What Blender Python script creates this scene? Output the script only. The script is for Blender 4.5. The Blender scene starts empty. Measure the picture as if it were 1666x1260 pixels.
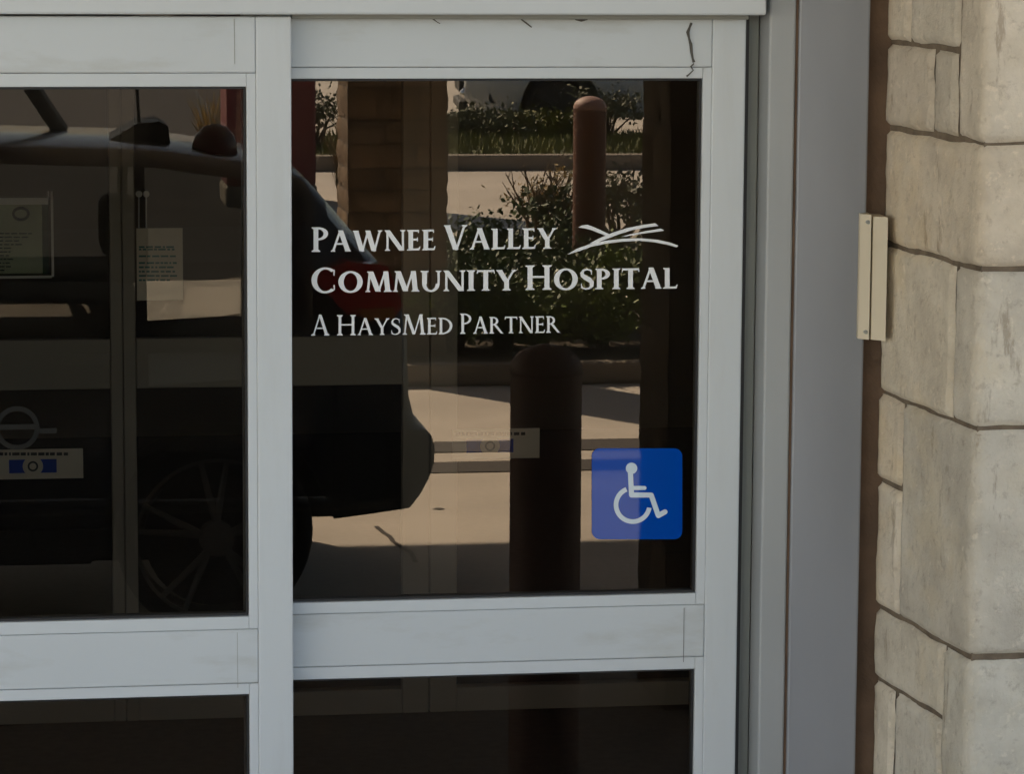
import bpy, bmesh, math, random
from mathutils import Vector, Matrix, noise
random.seed(7)
R = math.radians
sc = bpy.context.scene
COL = sc.collection

# ------------------------------------------------------------------ camera
F = 5500.0                      # focal length in pixels of the 1666 px wide frame
DIST, CAMH = 5.70, 2.25         # metres from the doors, height of the lens
yaw, pitch, roll = R(8.708), R(7.871), R(0.331)
cy, sy, cp, sp, cr, sr = math.cos(yaw), math.sin(yaw), math.cos(pitch), math.sin(pitch), math.cos(roll), math.sin(roll)
fw = Vector((sy*cp, cy*cp, -sp)); r0 = Vector((cy, -sy, 0)); u0 = r0.cross(fw)
rt = cr*r0 + sr*u0; up = -sr*r0 + cr*u0
CAM = Vector((0, -DIST, CAMH))
cd = bpy.data.cameras.new('camera'); cam = bpy.data.objects.new('camera', cd); COL.objects.link(cam)
cam.matrix_world = Matrix(((rt.x, up.x, -fw.x, CAM.x), (rt.y, up.y, -fw.y, CAM.y), (rt.z, up.z, -fw.z, CAM.z), (0, 0, 0, 1)))
cd.sensor_width = 36.0; cd.lens = 36.0*F/1666.0; cd.clip_start = 0.05; cd.clip_end = 500
sc.camera = cam

# ------------------------------------------------------------------ light
SUN_EL, SUN_AZ = R(40), R(33)   # the sun stands in front of the building, to the left
w = bpy.data.worlds.new('World'); sc.world = w; w.use_nodes = True
nt = w.node_tree; sky = nt.nodes.new('ShaderNodeTexSky'); sky.sky_type = 'NISHITA'; sky.sun_disc = False
sky.sun_elevation = SUN_EL; sky.sun_rotation = math.pi + SUN_AZ
bg = nt.nodes['Background']; nt.links.new(sky.outputs[0], bg.inputs[0]); bg.inputs[1].default_value = 0.062
sd = bpy.data.lights.new('sun', 'SUN'); sd.energy = 4.0; sd.angle = R(0.5); sd.color = (1.0, 0.93, 0.83)
so = bpy.data.objects.new('sun', sd); COL.objects.link(so)
ldir = Vector((math.sin(SUN_AZ)*math.cos(SUN_EL), math.cos(SUN_AZ)*math.cos(SUN_EL), -math.sin(SUN_EL)))
so.rotation_euler = ldir.to_track_quat('-Z', 'Y').to_euler(); so.location = (-10, -20, 20)
sc.view_settings.view_transform = 'Standard'; sc.view_settings.look = 'None'
sc.view_settings.exposure = 2.7; sc.view_settings.gamma = 1.0
sc.cycles.max_bounces = 10; sc.cycles.diffuse_bounces = 5; sc.cycles.transparent_max_bounces = 16
sc.cycles.use_denoising = True; sc.cycles.sample_clamp_indirect = 8

# ------------------------------------------------------------------ measuring
def ray(px, py):
    return rt*((px-833)/F) + up*((630-py)/F) + fw
def at(px, py, y):                               # point of the pixel's line of sight at depth y
    d = ray(px, py); return CAM + d*((y-CAM.y)/d.y)
def X(px, y, py=600): return at(px, py, y).x
def Z(px, py, y): return at(px, py, y).z
GLASS_Y = 0.02
def refl(px, py, D):                             # real place of something seen mirrored in the glass, D metres of light path
    p = at(px, py, -DIST + D); return Vector((p.x, 2*GLASS_Y - p.y, p.z))

# ------------------------------------------------------------------ helpers
def mat(name, base, rough=0.6, metal=0.0, spec=0.5, var=0.0, scale=8.0, bump=0.0, bscale=60.0, coat=0.0, stretch=None, alt=None, detail=6, coatior=1.5):
    m = bpy.data.materials.new(name); m.use_nodes = True; n = m.node_tree; b = n.nodes['Principled BSDF']
    b.inputs['Base Color'].default_value = (*base, 1); b.inputs['Roughness'].default_value = rough
    b.inputs['Metallic'].default_value = metal; b.inputs['Specular IOR Level'].default_value = spec
    b.inputs['Coat Weight'].default_value = coat; b.inputs['Coat Roughness'].default_value = 0.02; b.inputs['Coat IOR'].default_value = coatior
    tc = n.nodes.new('ShaderNodeTexCoord'); mp = n.nodes.new('ShaderNodeMapping'); n.links.new(tc.outputs['Object'], mp.inputs[0])
    if stretch: mp.inputs['Scale'].default_value = stretch
    if var > 0 or alt:
        t = n.nodes.new('ShaderNodeTexNoise'); t.inputs['Scale'].default_value = scale; t.inputs['Detail'].default_value = detail
        n.links.new(mp.outputs[0], t.inputs['Vector'])
        cr_ = n.nodes.new('ShaderNodeValToRGB'); a = alt or tuple(c*(1-var) for c in base); c2 = tuple(min(1, c*(1+var)) for c in base) if not alt else base
        cr_.color_ramp.elements[0].color = (*a, 1); cr_.color_ramp.elements[1].color = (*c2, 1)
        cr_.color_ramp.elements[0].position = 0.32; cr_.color_ramp.elements[1].position = 0.68
        n.links.new(t.outputs['Fac'], cr_.inputs[0]); n.links.new(cr_.outputs[0], b.inputs['Base Color'])
    if bump > 0:
        t2 = n.nodes.new('ShaderNodeTexNoise'); t2.inputs['Scale'].default_value = bscale; t2.inputs['Detail'].default_value = 5
        n.links.new(tc.outputs['Object'], t2.inputs['Vector'])
        bp = n.nodes.new('ShaderNodeBump'); bp.inputs['Strength'].default_value = bump; bp.inputs['Distance'].default_value = 0.01
        n.links.new(t2.outputs['Fac'], bp.inputs['Height']); n.links.new(bp.outputs[0], b.inputs['Normal'])
    return m
def glass(name, tint, ior, gcol, rough=0.0, dust_veil=0.0):
    m = bpy.data.materials.new(name); m.use_nodes = True; n = m.node_tree; n.nodes.remove(n.nodes['Principled BSDF'])
    out = n.nodes['Material Output']; tr = n.nodes.new('ShaderNodeBsdfTransparent'); gl = n.nodes.new('ShaderNodeBsdfGlossy')
    tr.inputs[0].default_value = (*tint, 1); gl.inputs['Color'].default_value = (*gcol, 1); gl.inputs['Roughness'].default_value = rough
    fr = n.nodes.new('ShaderNodeFresnel'); fr.inputs['IOR'].default_value = ior
    # the same reflectance from both sides of the sheet
    geo = n.nodes.new('ShaderNodeNewGeometry'); mx0 = n.nodes.new('ShaderNodeMix'); mx0.data_type = 'FLOAT'
    inv = n.nodes.new('ShaderNodeFresnel'); inv.inputs['IOR'].default_value = ior*ior
    n.links.new(geo.outputs['Backfacing'], mx0.inputs[0]); n.links.new(fr.outputs[0], mx0.inputs[2]); n.links.new(inv.outputs[0], mx0.inputs[3])
    mx = n.nodes.new('ShaderNodeMixShader'); n.links.new(fr.outputs[0], mx.inputs[0]); n.links.new(tr.outputs[0], mx.inputs[1]); n.links.new(gl.outputs[0], mx.inputs[2])
    if dust_veil:  # dust film; its pale colour also stands in for stray light behind the glass
        tc = n.nodes.new('ShaderNodeTexCoord'); t = n.nodes.new('ShaderNodeTexNoise'); t.inputs['Scale'].default_value = 2.5; t.inputs['Detail'].default_value = 9; t.inputs['Roughness'].default_value = 0.6
        n.links.new(tc.outputs['Object'], t.inputs['Vector']); mr = n.nodes.new('ShaderNodeMapRange'); mr.inputs[1].default_value = 0.35; mr.inputs[2].default_value = 0.75
        mr.inputs[3].default_value = dust_veil*0.4; mr.inputs[4].default_value = dust_veil*1.8; n.links.new(t.outputs['Fac'], mr.inputs[0])
        df = n.nodes.new('ShaderNodeBsdfDiffuse'); df.inputs[0].default_value = (0.55,0.50,0.44,1); m2 = n.nodes.new('ShaderNodeMixShader')
        n.links.new(mr.outputs[0], m2.inputs[0]); n.links.new(mx.outputs[0], m2.inputs[1]); n.links.new(df.outputs[0], m2.inputs[2]); n.links.new(m2.outputs[0], out.inputs[0]); return m
    n.links.new(mx.outputs[0], out.inputs[0]); return m

class MB:
    def __init__(s): s.bm = bmesh.new()
    def box(s, x0, x1, y0, y1, z0, z1, bev=0.0):
        vs = [s.bm.verts.new(p) for p in ((x0,y0,z0),(x1,y0,z0),(x1,y1,z0),(x0,y1,z0),(x0,y0,z1),(x1,y0,z1),(x1,y1,z1),(x0,y1,z1))]
        fs = [s.bm.faces.new([vs[i] for i in f]) for f in ((3,2,1,0),(4,5,6,7),(0,1,5,4),(1,2,6,5),(2,3,7,6),(3,0,4,7))]
        if bev > 0:
            es = list({e for f in fs for e in f.edges})
            bmesh.ops.bevel(s.bm, geom=es, offset=bev, segments=2, profile=0.5, affect='EDGES')
        return s
    def prism(s, pts, d):                         # polygon (list of Vector) pushed along d
        a = [s.bm.verts.new(p) for p in pts]; b = [s.bm.verts.new(Vector(p)+Vector(d)) for p in pts]
        s.bm.faces.new(a); s.bm.faces.new(b[::-1]); n = len(a)
        for i in range(n): s.bm.faces.new((a[i], b[i], b[(i+1) % n], a[(i+1) % n]))
        return s
    def tube(s, pts, rad, seg=10, cap=True):
        pts = [Vector(p) for p in pts]; rs = rad if isinstance(rad, (list, tuple)) else [rad]*len(pts); rings = []
        for i, p in enumerate(pts):
            t = (pts[min(i+1, len(pts)-1)] - pts[max(i-1, 0)]).normalized()
            a = t.orthogonal().normalized() if i == 0 else (a0 - t*a0.dot(t)).normalized(); a0 = a; b = t.cross(a)
            rings.append([s.bm.verts.new(p + (a*math.cos(k*2*math.pi/seg) + b*math.sin(k*2*math.pi/seg))*rs[i]) for k in range(seg)])
        for q, r_ in zip(rings, rings[1:]):
            for k in range(seg): s.bm.faces.new((q[k], q[(k+1) % seg], r_[(k+1) % seg], r_[k]))
        if cap: s.bm.faces.new(rings[0][::-1]); s.bm.faces.new(rings[-1])
        return s
    def lathe(s, prof, org=(0,0,0), axis='z', seg=32, closed=False):   # prof: (radius, height) list
        o = Vector(org); rings = []
        for r_, h in prof:
            ring = []
            for k in range(seg):
                c, n_ = math.cos(k*2*math.pi/seg)*r_, math.sin(k*2*math.pi/seg)*r_
                ring.append(s.bm.verts.new(o + (Vector((c, n_, h)) if axis == 'z' else Vector((c, h, n_)))))
            rings.append(ring)
        pr = list(zip(rings, rings[1:])) + ([(rings[-1], rings[0])] if closed else [])
        for q, t in pr:
            for k in range(seg): s.bm.faces.new((q[k], q[(k+1) % seg], t[(k+1) % seg], t[k]))
        if not closed:
            s.bm.faces.new(rings[0][::-1]); s.bm.faces.new(rings[-1])
        return s
    def build(s, name, m, parent=None, smooth=False, recalc=True):
        if recalc: bmesh.ops.recalc_face_normals(s.bm, faces=s.bm.faces)
        me = bpy.data.meshes.new(name); s.bm.to_mesh(me); s.bm.free(); me.materials.append(m)
        if smooth:
            for p in me.polygons: p.use_smooth = True
        o = bpy.data.objects.new(name, me); COL.objects.link(o)
        if parent is not None:
            o.parent = parent
            if parent.parent is None: o.location = -Vector(parent.location) if parent.get('world_parts') else (0,0,0)
        return o
def thing(name, loc, label, cat, group=None, rz=0, world=False):
    o = bpy.data.objects.new(name, None); COL.objects.link(o); o.location = loc; o.rotation_euler = (0,0,rz); o.empty_display_size = 0.1
    o['label'] = label; o['category'] = cat
    if group: o['group'] = group
    if world: o['world_parts'] = 1             # its parts are modelled in world coordinates
    return o
def tag(o, label=None, cat=None, group=None, kind=None):
    if label: o['label'] = label
    if cat: o['category'] = cat
    if group: o['group'] = group
    if kind: o['kind'] = kind
    return o

# ------------------------------------------------------------------ materials
M_frame = mat('painted_aluminium', (0.55,0.59,0.62), 0.42, 0.0, 0.5, var=0.035, scale=2.2, bump=0.05, bscale=9)
def dirty(name, base, dirt, amount, streak=(1,1,1)):
    m = mat(name, base, 0.42, 0.0, 0.5, var=0.03, scale=2.0, bump=0.04, bscale=8)
    n = m.node_tree; b = n.nodes['Principled BSDF']; src = b.inputs['Base Color'].links[0].from_socket
    tc = n.nodes['Texture Coordinate']; mp = n.nodes.new('ShaderNodeMapping'); mp.inputs['Scale'].default_value = streak
    n.links.new(tc.outputs['Object'], mp.inputs[0]); t = n.nodes.new('ShaderNodeTexNoise'); t.inputs['Scale'].default_value = 3.0; t.inputs['Detail'].default_value = 9; t.inputs['Roughness'].default_value = 0.65
    n.links.new(mp.outputs[0], t.inputs['Vector']); r = n.nodes.new('ShaderNodeValToRGB'); r.color_ramp.elements[0].position = 0.50; r.color_ramp.elements[1].position = 0.78
    r.color_ramp.elements[1].color = (amount, amount, amount, 1); n.links.new(t.outputs['Fac'], r.inputs[0])
    mx = n.nodes.new('ShaderNodeMix'); mx.data_type = 'RGBA'; n.links.new(r.outputs[0], mx.inputs[0]); n.links.new(src, mx.inputs[6]); mx.inputs[7].default_value = (*dirt, 1)
    n.links.new(mx.outputs[2], b.inputs['Base Color']); return m
M_rail = dirty('dusty_painted_aluminium', (0.535,0.575,0.605), (0.33,0.32,0.27), 0.6, (1.2,1,4.5))
M_stile = dirty('painted_aluminium_stile', (0.55,0.59,0.62), (0.42,0.43,0.42), 0.30, (6,1,0.8))
M_gasket = mat('black_gasket', (0.012,0.012,0.014), 0.6)
M_anod = mat('grey_anodised_panel', (0.265,0.282,0.315), 0.38, 0.0, 0.5, var=0.10, scale=2.2, stretch=(2,1,0.6), bump=0.05, bscale=7)
M_jamb = mat('grey_anodised_jamb', (0.33,0.35,0.365), 0.4, 0.0, 0.5, var=0.05, scale=2)
M_recess = mat('grey_green_recess', (0.27,0.285,0.265), 0.5, var=0.08, scale=3)
M_seal = mat('brown_sealant', (0.115,0.072,0.045), 0.85, var=0.2, scale=14, bump=0.4, bscale=50)
M_crack = mat('dark_crack', (0.09,0.085,0.075), 0.9)
M_vinyl = mat('white_vinyl', (0.74,0.76,0.78), 0.5)
M_blue = mat('blue_sign_vinyl', (0.001,0.058,0.36), 0.6, 0, 0.0, coat=0.5, coatior=1.5)
M_symbol = mat('pale_sign_symbol', (0.56,0.66,0.74), 0.45, coat=0.3)
M_paper = mat('paper', (0.88,0.84,0.74), 0.9)
M_ink = mat('dark_ink', (0.05,0.06,0.06), 0.8)
M_teal = mat('teal_ink', (0.12,0.28,0.28), 0.8)
M_bluebox = mat('blue_ink', (0.005,0.07,0.60), 0.7)
M_pane = glass('bronze_tinted_glass', (0.76,0.70,0.61), 1.95, (1.0,0.85,0.67), dust_veil=0.006)
M_inpane = glass('inner_door_glass', (0.86,0.86,0.82), 1.45, (1,1,1))
M_carglass = glass('car_glass', (0.60,0.61,0.60), 1.5, (1,1,1))
M_sleeve = glass('clear_sleeve', (0.8,0.85,0.8), 1.45, (1,1,1))
M_inframe = mat('inner_door_aluminium', (0.37,0.345,0.305), 0.5, var=0.04, scale=3)
M_inwall = mat('vestibule_paint', (0.32,0.28,0.23), 0.9, var=0.05, scale=2)
M_infloor = mat('vestibule_floor_mat', (0.05,0.045,0.04), 0.95, var=0.2, scale=30)
M_inceil = mat('vestibule_ceiling', (0.5,0.48,0.44), 0.95)
M_conc = mat('pale_concrete', (0.44,0.39,0.33), 0.9, var=0.12, scale=1.6, detail=12, bump=0.15, bscale=40)
M_kerb = mat('kerb_concrete', (0.24,0.20,0.155), 0.9, var=0.12, scale=4, bump=0.2, bscale=30)
M_asph = mat('asphalt', (0.045,0.043,0.042), 1.0, 0.0, 0.04, var=0.15, scale=6, bump=0.3, bscale=80)
M_darkmark = mat('dark_pavement_mark', (0.04,0.031,0.025), 0.9, var=0.15, scale=8)  # plain dark colour for the strips, crack and stain on the concrete
M_soil = mat('mulch_soil', (0.07,0.05,0.03), 1.0, var=0.35, scale=14, bump=0.6, bscale=30)
M_turf = mat('lawn_soil', (0.07,0.075,0.025), 1.0, var=0.3, scale=6)
M_leafA = mat('leaf_dark_green', (0.06,0.095,0.022), 0.55, var=0.45, scale=3)
M_leafB = mat('leaf_mid_green', (0.13,0.17,0.035), 0.55, var=0.4, scale=3)
M_leafG = mat('leaf_grey_green', (0.11,0.115,0.06), 0.7, var=0.35, scale=3)
M_grass = mat('grass_blades', (0.14,0.14,0.03), 0.7, var=0.4, scale=2)
M_straw = mat('dry_straw', (0.42,0.31,0.14), 0.8, var=0.25, scale=5)
M_twig = mat('twig_bark', (0.10,0.07,0.045), 0.9)
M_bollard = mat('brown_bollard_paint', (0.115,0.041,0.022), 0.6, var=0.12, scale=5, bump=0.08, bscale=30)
M_bolcap = mat('sunlit_brown_paint', (0.34,0.20,0.16), 0.6, var=0.15, scale=10)  # lighter cap colour stands in for sun on the bollard top
M_roofw = mat('canopy_soffit_paint', (0.36,0.32,0.26), 0.85, var=0.05, scale=2)
M_fascia = mat('canopy_fascia', (0.30,0.22,0.15), 0.7, var=0.08, scale=2)
M_navy = mat('navy_car_paint', (0.007,0.011,0.03), 0.35, 0.0, 0.35, coat=0.25)
M_white = mat('white_car_paint', (0.55,0.55,0.53), 0.3, 0.0, 0.5, coat=0.6)
M_black = mat('black_plastic', (0.015,0.015,0.016), 0.6)
M_grey = mat('grey_plastic', (0.055,0.055,0.058), 0.5)
M_rubber = mat('tyre_rubber', (0.015,0.014,0.014), 0.85)
M_alloy = mat('alloy_rim', (0.24,0.24,0.25), 0.4, 0.1)
M_tail = mat('red_tail_lens', (0.75,0.012,0.018), 0.25, coat=1.0)
M_amber = mat('amber_lens', (0.7,0.22,0.02), 0.3, coat=1.0)
M_red = mat('maroon_paint', (0.12,0.010,0.016), 0.5, var=0.1, scale=4)
M_seat = mat('seat_fabric', (0.02,0.02,0.022), 0.9)
M_chrome = mat('chrome', (0.8,0.8,0.8), 0.08, 1.0)
M_cream = mat('cream_plastic', (0.60,0.53,0.40), 0.55, var=0.04, scale=6)
M_lampglass = mat('headlamp_lens', (0.35,0.38,0.42), 0.15, coat=1.0)

def stone_material(name, a, b, c):
    m = bpy.data.materials.new(name); m.use_nodes = True; n = m.node_tree; bs = n.nodes['Principled BSDF']; bs.inputs['Roughness'].default_value = 0.9; bs.inputs['Specular IOR Level'].default_value = 0.2
    tc = n.nodes.new('ShaderNodeTexCoord'); at_ = n.nodes.new('ShaderNodeAttribute'); at_.attribute_name = 'tone'
    def nz(scale, det, rough=0.55, stretch=None):
        t = n.nodes.new('ShaderNodeTexNoise'); t.inputs['Scale'].default_value = scale; t.inputs['Detail'].default_value = det; t.inputs['Roughness'].default_value = rough
        v = tc.outputs['Object']
        if stretch:
            mp = n.nodes.new('ShaderNodeMapping'); mp.inputs['Scale'].default_value = stretch; n.links.new(v, mp.inputs[0]); v = mp.outputs[0]
        n.links.new(v, t.inputs['Vector']); return t
    def ramp(t, p0, p1, top):
        r = n.nodes.new('ShaderNodeValToRGB'); r.color_ramp.elements[0].position = p0; r.color_ramp.elements[1].position = p1
        r.color_ramp.elements[0].color = (0,0,0,1); r.color_ramp.elements[1].color = (top,top,top,1); n.links.new(t.outputs['Fac'], r.inputs[0]); return r.outputs[0]
    def over(src, fac, colr):
        mx = n.nodes.new('ShaderNodeMix'); mx.data_type = 'RGBA'; n.links.new(fac, mx.inputs[0]); n.links.new(src, mx.inputs[6]); mx.inputs[7].default_value = (*colr, 1); return mx.outputs[2]
    t1 = nz(9, 8, 0.62); r1 = n.nodes.new('ShaderNodeValToRGB'); e = r1.color_ramp.elements
    e[0].position = 0.36; e[0].color = (*a, 1); e[1].position = 0.63; e[1].color = (*b, 1); e.new(0.5).color = (*c, 1)
    n.links.new(t1.outputs['Fac'], r1.inputs[0]); col = r1.outputs[0]
    col = over(col, ramp(nz(5, 5, 0.6), 0.53, 0.66, 0.28), (b[0]*1.06, b[1]*0.93, b[2]*0.66))          # ochre patches
    col = over(col, ramp(nz(38, 9, 0.75), 0.54, 0.67, 0.58), (a[0]*0.66, a[1]*0.62, a[2]*0.58))        # pitted grey mottling
    col = over(col, ramp(nz(30, 7, 0.7, (1,1,0.22)), 0.59, 0.67, 0.60), (a[0]*0.52, a[1]*0.45, a[2]*0.38)) # dark runs
    col = over(col, ramp(nz(60, 4, 0.6), 0.60, 0.68, 0.6), (b[0]*1.12, b[1]*1.1, b[2]*1.08))           # pale chips
    mu = n.nodes.new('ShaderNodeMix'); mu.data_type = 'RGBA'; mu.blend_type = 'MULTIPLY'; mu.inputs[0].default_value = 1.0
    n.links.new(col, mu.inputs[6]); n.links.new(at_.outputs['Color'], mu.inputs[7]); n.links.new(mu.outputs[2], bs.inputs['Base Color'])
    t3 = nz(48, 10, 0.72); bp = n.nodes.new('ShaderNodeBump'); bp.inputs['Strength'].default_value = 0.9; bp.inputs['Distance'].default_value = 0.007
    n.links.new(t3.outputs['Fac'], bp.inputs['Height']); n.links.new(bp.outputs[0], bs.inputs['Normal']); return m
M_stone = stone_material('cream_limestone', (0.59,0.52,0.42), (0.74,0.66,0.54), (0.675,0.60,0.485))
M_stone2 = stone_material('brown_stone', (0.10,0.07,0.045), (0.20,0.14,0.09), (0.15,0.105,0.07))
M_mortar = mat('brown_mortar', (0.15,0.115,0.08), 1.0, var=0.25, scale=25, bump=0.6, bscale=70)
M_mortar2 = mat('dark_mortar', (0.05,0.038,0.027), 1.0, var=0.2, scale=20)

# ================================================================== SETTING
def gp(px, py, h=0.0):                            # ground point seen mirrored in the glass
    d = ray(px, py); t = (h-CAMH)/d.z; p = CAM + d*t; return Vector((p.x, 2*GLASS_Y-p.y, h))
g = MB().box(-80,80,-120,-0.14,-0.4,0).build('driveway', M_conc); tag(g, kind='structure')
q0, q1 = gp(415,452), gp(395,290); q2 = gp(450,215)
g = MB().prism([Vector((-80,q0.y,0)), Vector((q0.x,q0.y,0)), Vector((q1.x,q1.y,0)), Vector((q2.x,q2.y,0)), Vector((q2.x,-119,0)), Vector((-80,-119,0))], (0,0,0.004)).build('car_park_asphalt', M_asph); tag(g, kind='structure')
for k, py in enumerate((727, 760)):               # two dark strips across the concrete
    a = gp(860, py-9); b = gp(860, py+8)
    j = MB().box(-9, 12, min(a.y,b.y), max(a.y,b.y), 0.0, 0.004).build('pavement_strip', M_darkmark); tag(j, kind='structure')
ck = MB(); pts_c = [gp(*q) for q in ((612,858),(624,868),(634,874),(641,884),(655,892),(668,899),(676,915))]
for a_, b_ in zip(pts_c, pts_c[1:]):
    n_ = Vector((-(b_-a_).y,(b_-a_).x,0)).normalized()*.008; ck.prism([a_-n_,b_-n_,b_+n_,a_+n_],(0,0,.004))
tag(ck.build('pavement_crack', M_darkmark), kind='structure')
st_ = gp(714,829); tag(MB().lathe([(.022,0),(.018,.003)],(st_.x,st_.y,0.0),'z',14).build('pavement_stain', M_darkmark), kind='structure')
ap = MB().box(-12, 12, -4.75, -0.14, 0.0, 0.004).build('dark_ground', mat('dark_ground_colour', (0.15,0.125,0.10), 0.9, var=0.12, scale=5, bump=0.2, bscale=40)); tag(ap, kind='structure')  # darker sheet over the ground in front of the doors
# planted island with a kerb
ia = gp(700, 590, 0.12); ib = gp(700, 455, 0.12)
isl_x0, isl_y1, isl_y0 = gp(548, 590).x, ia.y, ib.y
k_ = MB().box(isl_x0, 16, isl_y1-0.10, isl_y1, 0, 0.11, 0.02).box(isl_x0, 16, isl_y0, isl_y0+0.15, 0, 0.12, 0.02).box(isl_x0, isl_x0+0.15, isl_y0+0.151, isl_y1-0.151, 0, 0.12, 0.02).build('island_kerb', M_kerb); tag(k_, kind='structure')
s_ = MB().box(isl_x0+0.151, 15.9, isl_y0+0.151, isl_y1-0.151, 0, 0.10).build('planting_soil', M_soil); tag(s_, kind='structure')
# far kerb and verge
fa = gp(860, 252, 0.14)
k_ = MB().box(gp(515,262).x-0.6, 40, fa.y-0.16, fa.y, 0, 0.14, 0.02).build('far_kerb', M_kerb); tag(k_, kind='structure')
v_ = MB().box(gp(515,262).x-0.6, 40, fa.y-3.2, fa.y-0.161, 0, 0.12).build('verge_ground', M_turf); tag(v_, kind='structure')
vi = MB().box(-3.0, 4.5, 0.20, 9.0, -0.05, 0.0).build('vestibule_floor', M_infloor); tag(vi, kind='structure')

# ================================================================== SLIDING DOORS
YL, YR = -0.055, 0.0                              # front faces of the two leaves
TH = 0.045
def leaf(label, yf, xs, zs, stile_w, rail_l, xi0, xi1):
    """xs: outer x0, glass x0, glass x1, outer x1 ; zs: top, toprail line, glass top, rail top, rail line a, rail line b, rail bottom"""
    x0, g0, g1, x1 = xs; zt, zl, zg, zr, zra, zrb, zb = zs; b = 0.0025; yb = yf+TH
    cx = (x0+x1)/2
    t = thing('sliding_door', (cx, yf, 0.03), label, 'door', 'sliding entrance doors', world=True)
    bw = 0.016                                    # glazing bead width next to the glass
    MB().box(x0, g0-bw, yf, yb, 0.03, zt, b).build('stile', M_stile, t)
    MB().box(g1+bw, x1, yf, yb, 0.03, zt, b).build('stile', M_stile, t)
    MB().box(g0-bw+0.0003, g1+bw-0.0003, yf+0.0015, yb, zl+0.0003, zt, b).build('top_rail', M_rail, t)
    MB().box(g0-bw+0.0003, g1+bw-0.0003, yf+0.0015, yb, zrb+0.0003, zra-0.0003, b).build('middle_rail', M_rail, t)
    MB().box(g0-bw+0.0003, g1+bw-0.0003, yf+0.0015, yb, 0.03, 0.19, b).build('bottom_rail', M_rail, t)
    for (za, zc) in ((zg, zr), (zb, 0.21)):       # beads and panes of the upper and the lower light
        up_ = za == zg
        ha = (zl-zg) if up_ else (zrb-zb); hc = (zra-zr) if up_ else 0.019
        MB().box(g0, g1, yf+0.002, yb-0.003, za+0.0004, za+ha-0.0003, 0.0008)\
            .box(g0, g1, yf+0.002, yb-0.003, zc-abs(hc)+0.0004, zc-0.0004, 0.0008)\
            .box(g0-bw+0.0003, g0-0.0004, yf+0.002, yb-0.003, zc-abs(hc)+0.0004, za+ha-0.0003, 0.0008)\
            .box(g1+0.0004, g1+bw-0.0003, yf+0.002, yb-0.003, zc-abs(hc)+0.0004, za+ha-0.0003, 0.0008).build('glazing_bead', M_frame, t)
        gk = MB()
        for q in ((g0+0.0002, g0+0.004, zc+0.004, za-0.004), (g1-0.004, g1-0.0002, zc+0.004, za-0.004), (g0+0.0002, g1-0.0002, zc+0.0002, zc+0.004), (g0+0.0002, g1-0.0002, za-0.004, za-0.0002)):
            gk.box(q[0], q[1], yf+0.010, yf+0.034, q[2], q[3])
        gk.build('gasket', M_gasket, t)
        bm = MB(); y = yf+0.02
        bm.bm.faces.new([bm.bm.verts.new(p) for p in ((g0+0.001,y,zc+0.001),(g1-0.001,y,zc+0.001),(g1-0.001,y,za-0.001),(g0+0.001,y,za-0.001))])
        bm.build('pane', M_pane, t, recalc=False)
    return t
zR = lambda py, px=800: Z(px, py, YR)
zL = lambda py, px=200: Z(px, py, YL)
xg0 = X(475, YL)+0.02
right_leaf = leaf('white framed glass door leaf with hospital lettering, beside the grey jamb', YR,
    (X(478,YR)-0.085, X(478,YR)-0.012, X(1137.5,YR), X(1206,YR)),
    (zR(20), zR(109.5), zR(128), zR(974), zR(993), zR(1079), zR(1099)), .07, 0, 0, 0)
left_leaf = leaf('white framed glass door leaf standing in front of its neighbour, papers behind its glass', YL,
    (X(-300,YL)-0.075, X(-300,YL), X(403,YL), X(475.5,YL)),
    (zL(26), zL(119), zL(141.5), zL(1009), zL(1030), zL(1119), zL(1137)), .07, 0, 0, 0)
# worn joints, scuffs and cracks on the leaves
def crack(pts, wpx, y, par, name='sealant_crack', m=M_crack):
    ws = [at(px, py, y) for px, py in pts]; k = MB(); s = wpx*DIST/F/2
    k.tube([(p.x, y, p.z) for p in ws], [s*0.7 if 'joint' in name else max(s*(0.6+0.8*random.random()), 0.0006) for _ in ws], 6); return k.build(name, m, par)
crack([(1125,37),(1122,44),(1119,52),(1121,62),(1124,72),(1125,84),(1127,95),(1129,101)], 5, YR-0.0005, right_leaf)
crack([(1129,103),(1124,108),(1128,114),(1121,121),(1117,124)], 3.5, YR-0.0005, right_leaf)
crack([(381,30),(382,104)], 1.2, YL+0.001, left_leaf, 'rail_joint', M_recess)
crack([(386,1030),(387,1120)], 1.2, YL+0.0015, left_leaf, 'rail_joint', M_recess)
crack([(1113,990),(1112,1078)], 1.2, YR+0.001, right_leaf, 'rail_joint')
for p in (((704,30),(712,36),(716,38)), ((848,31),(856,37),(865,44)), ((936,31),(946,33),(956,31)), ((1020,28),(1030,29)),((890,30),(1000,29))):
    crack(p, 3.0 if p[0][0] == 936 else 2.0, YR-0.0005, right_leaf, 'scratch')
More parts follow.
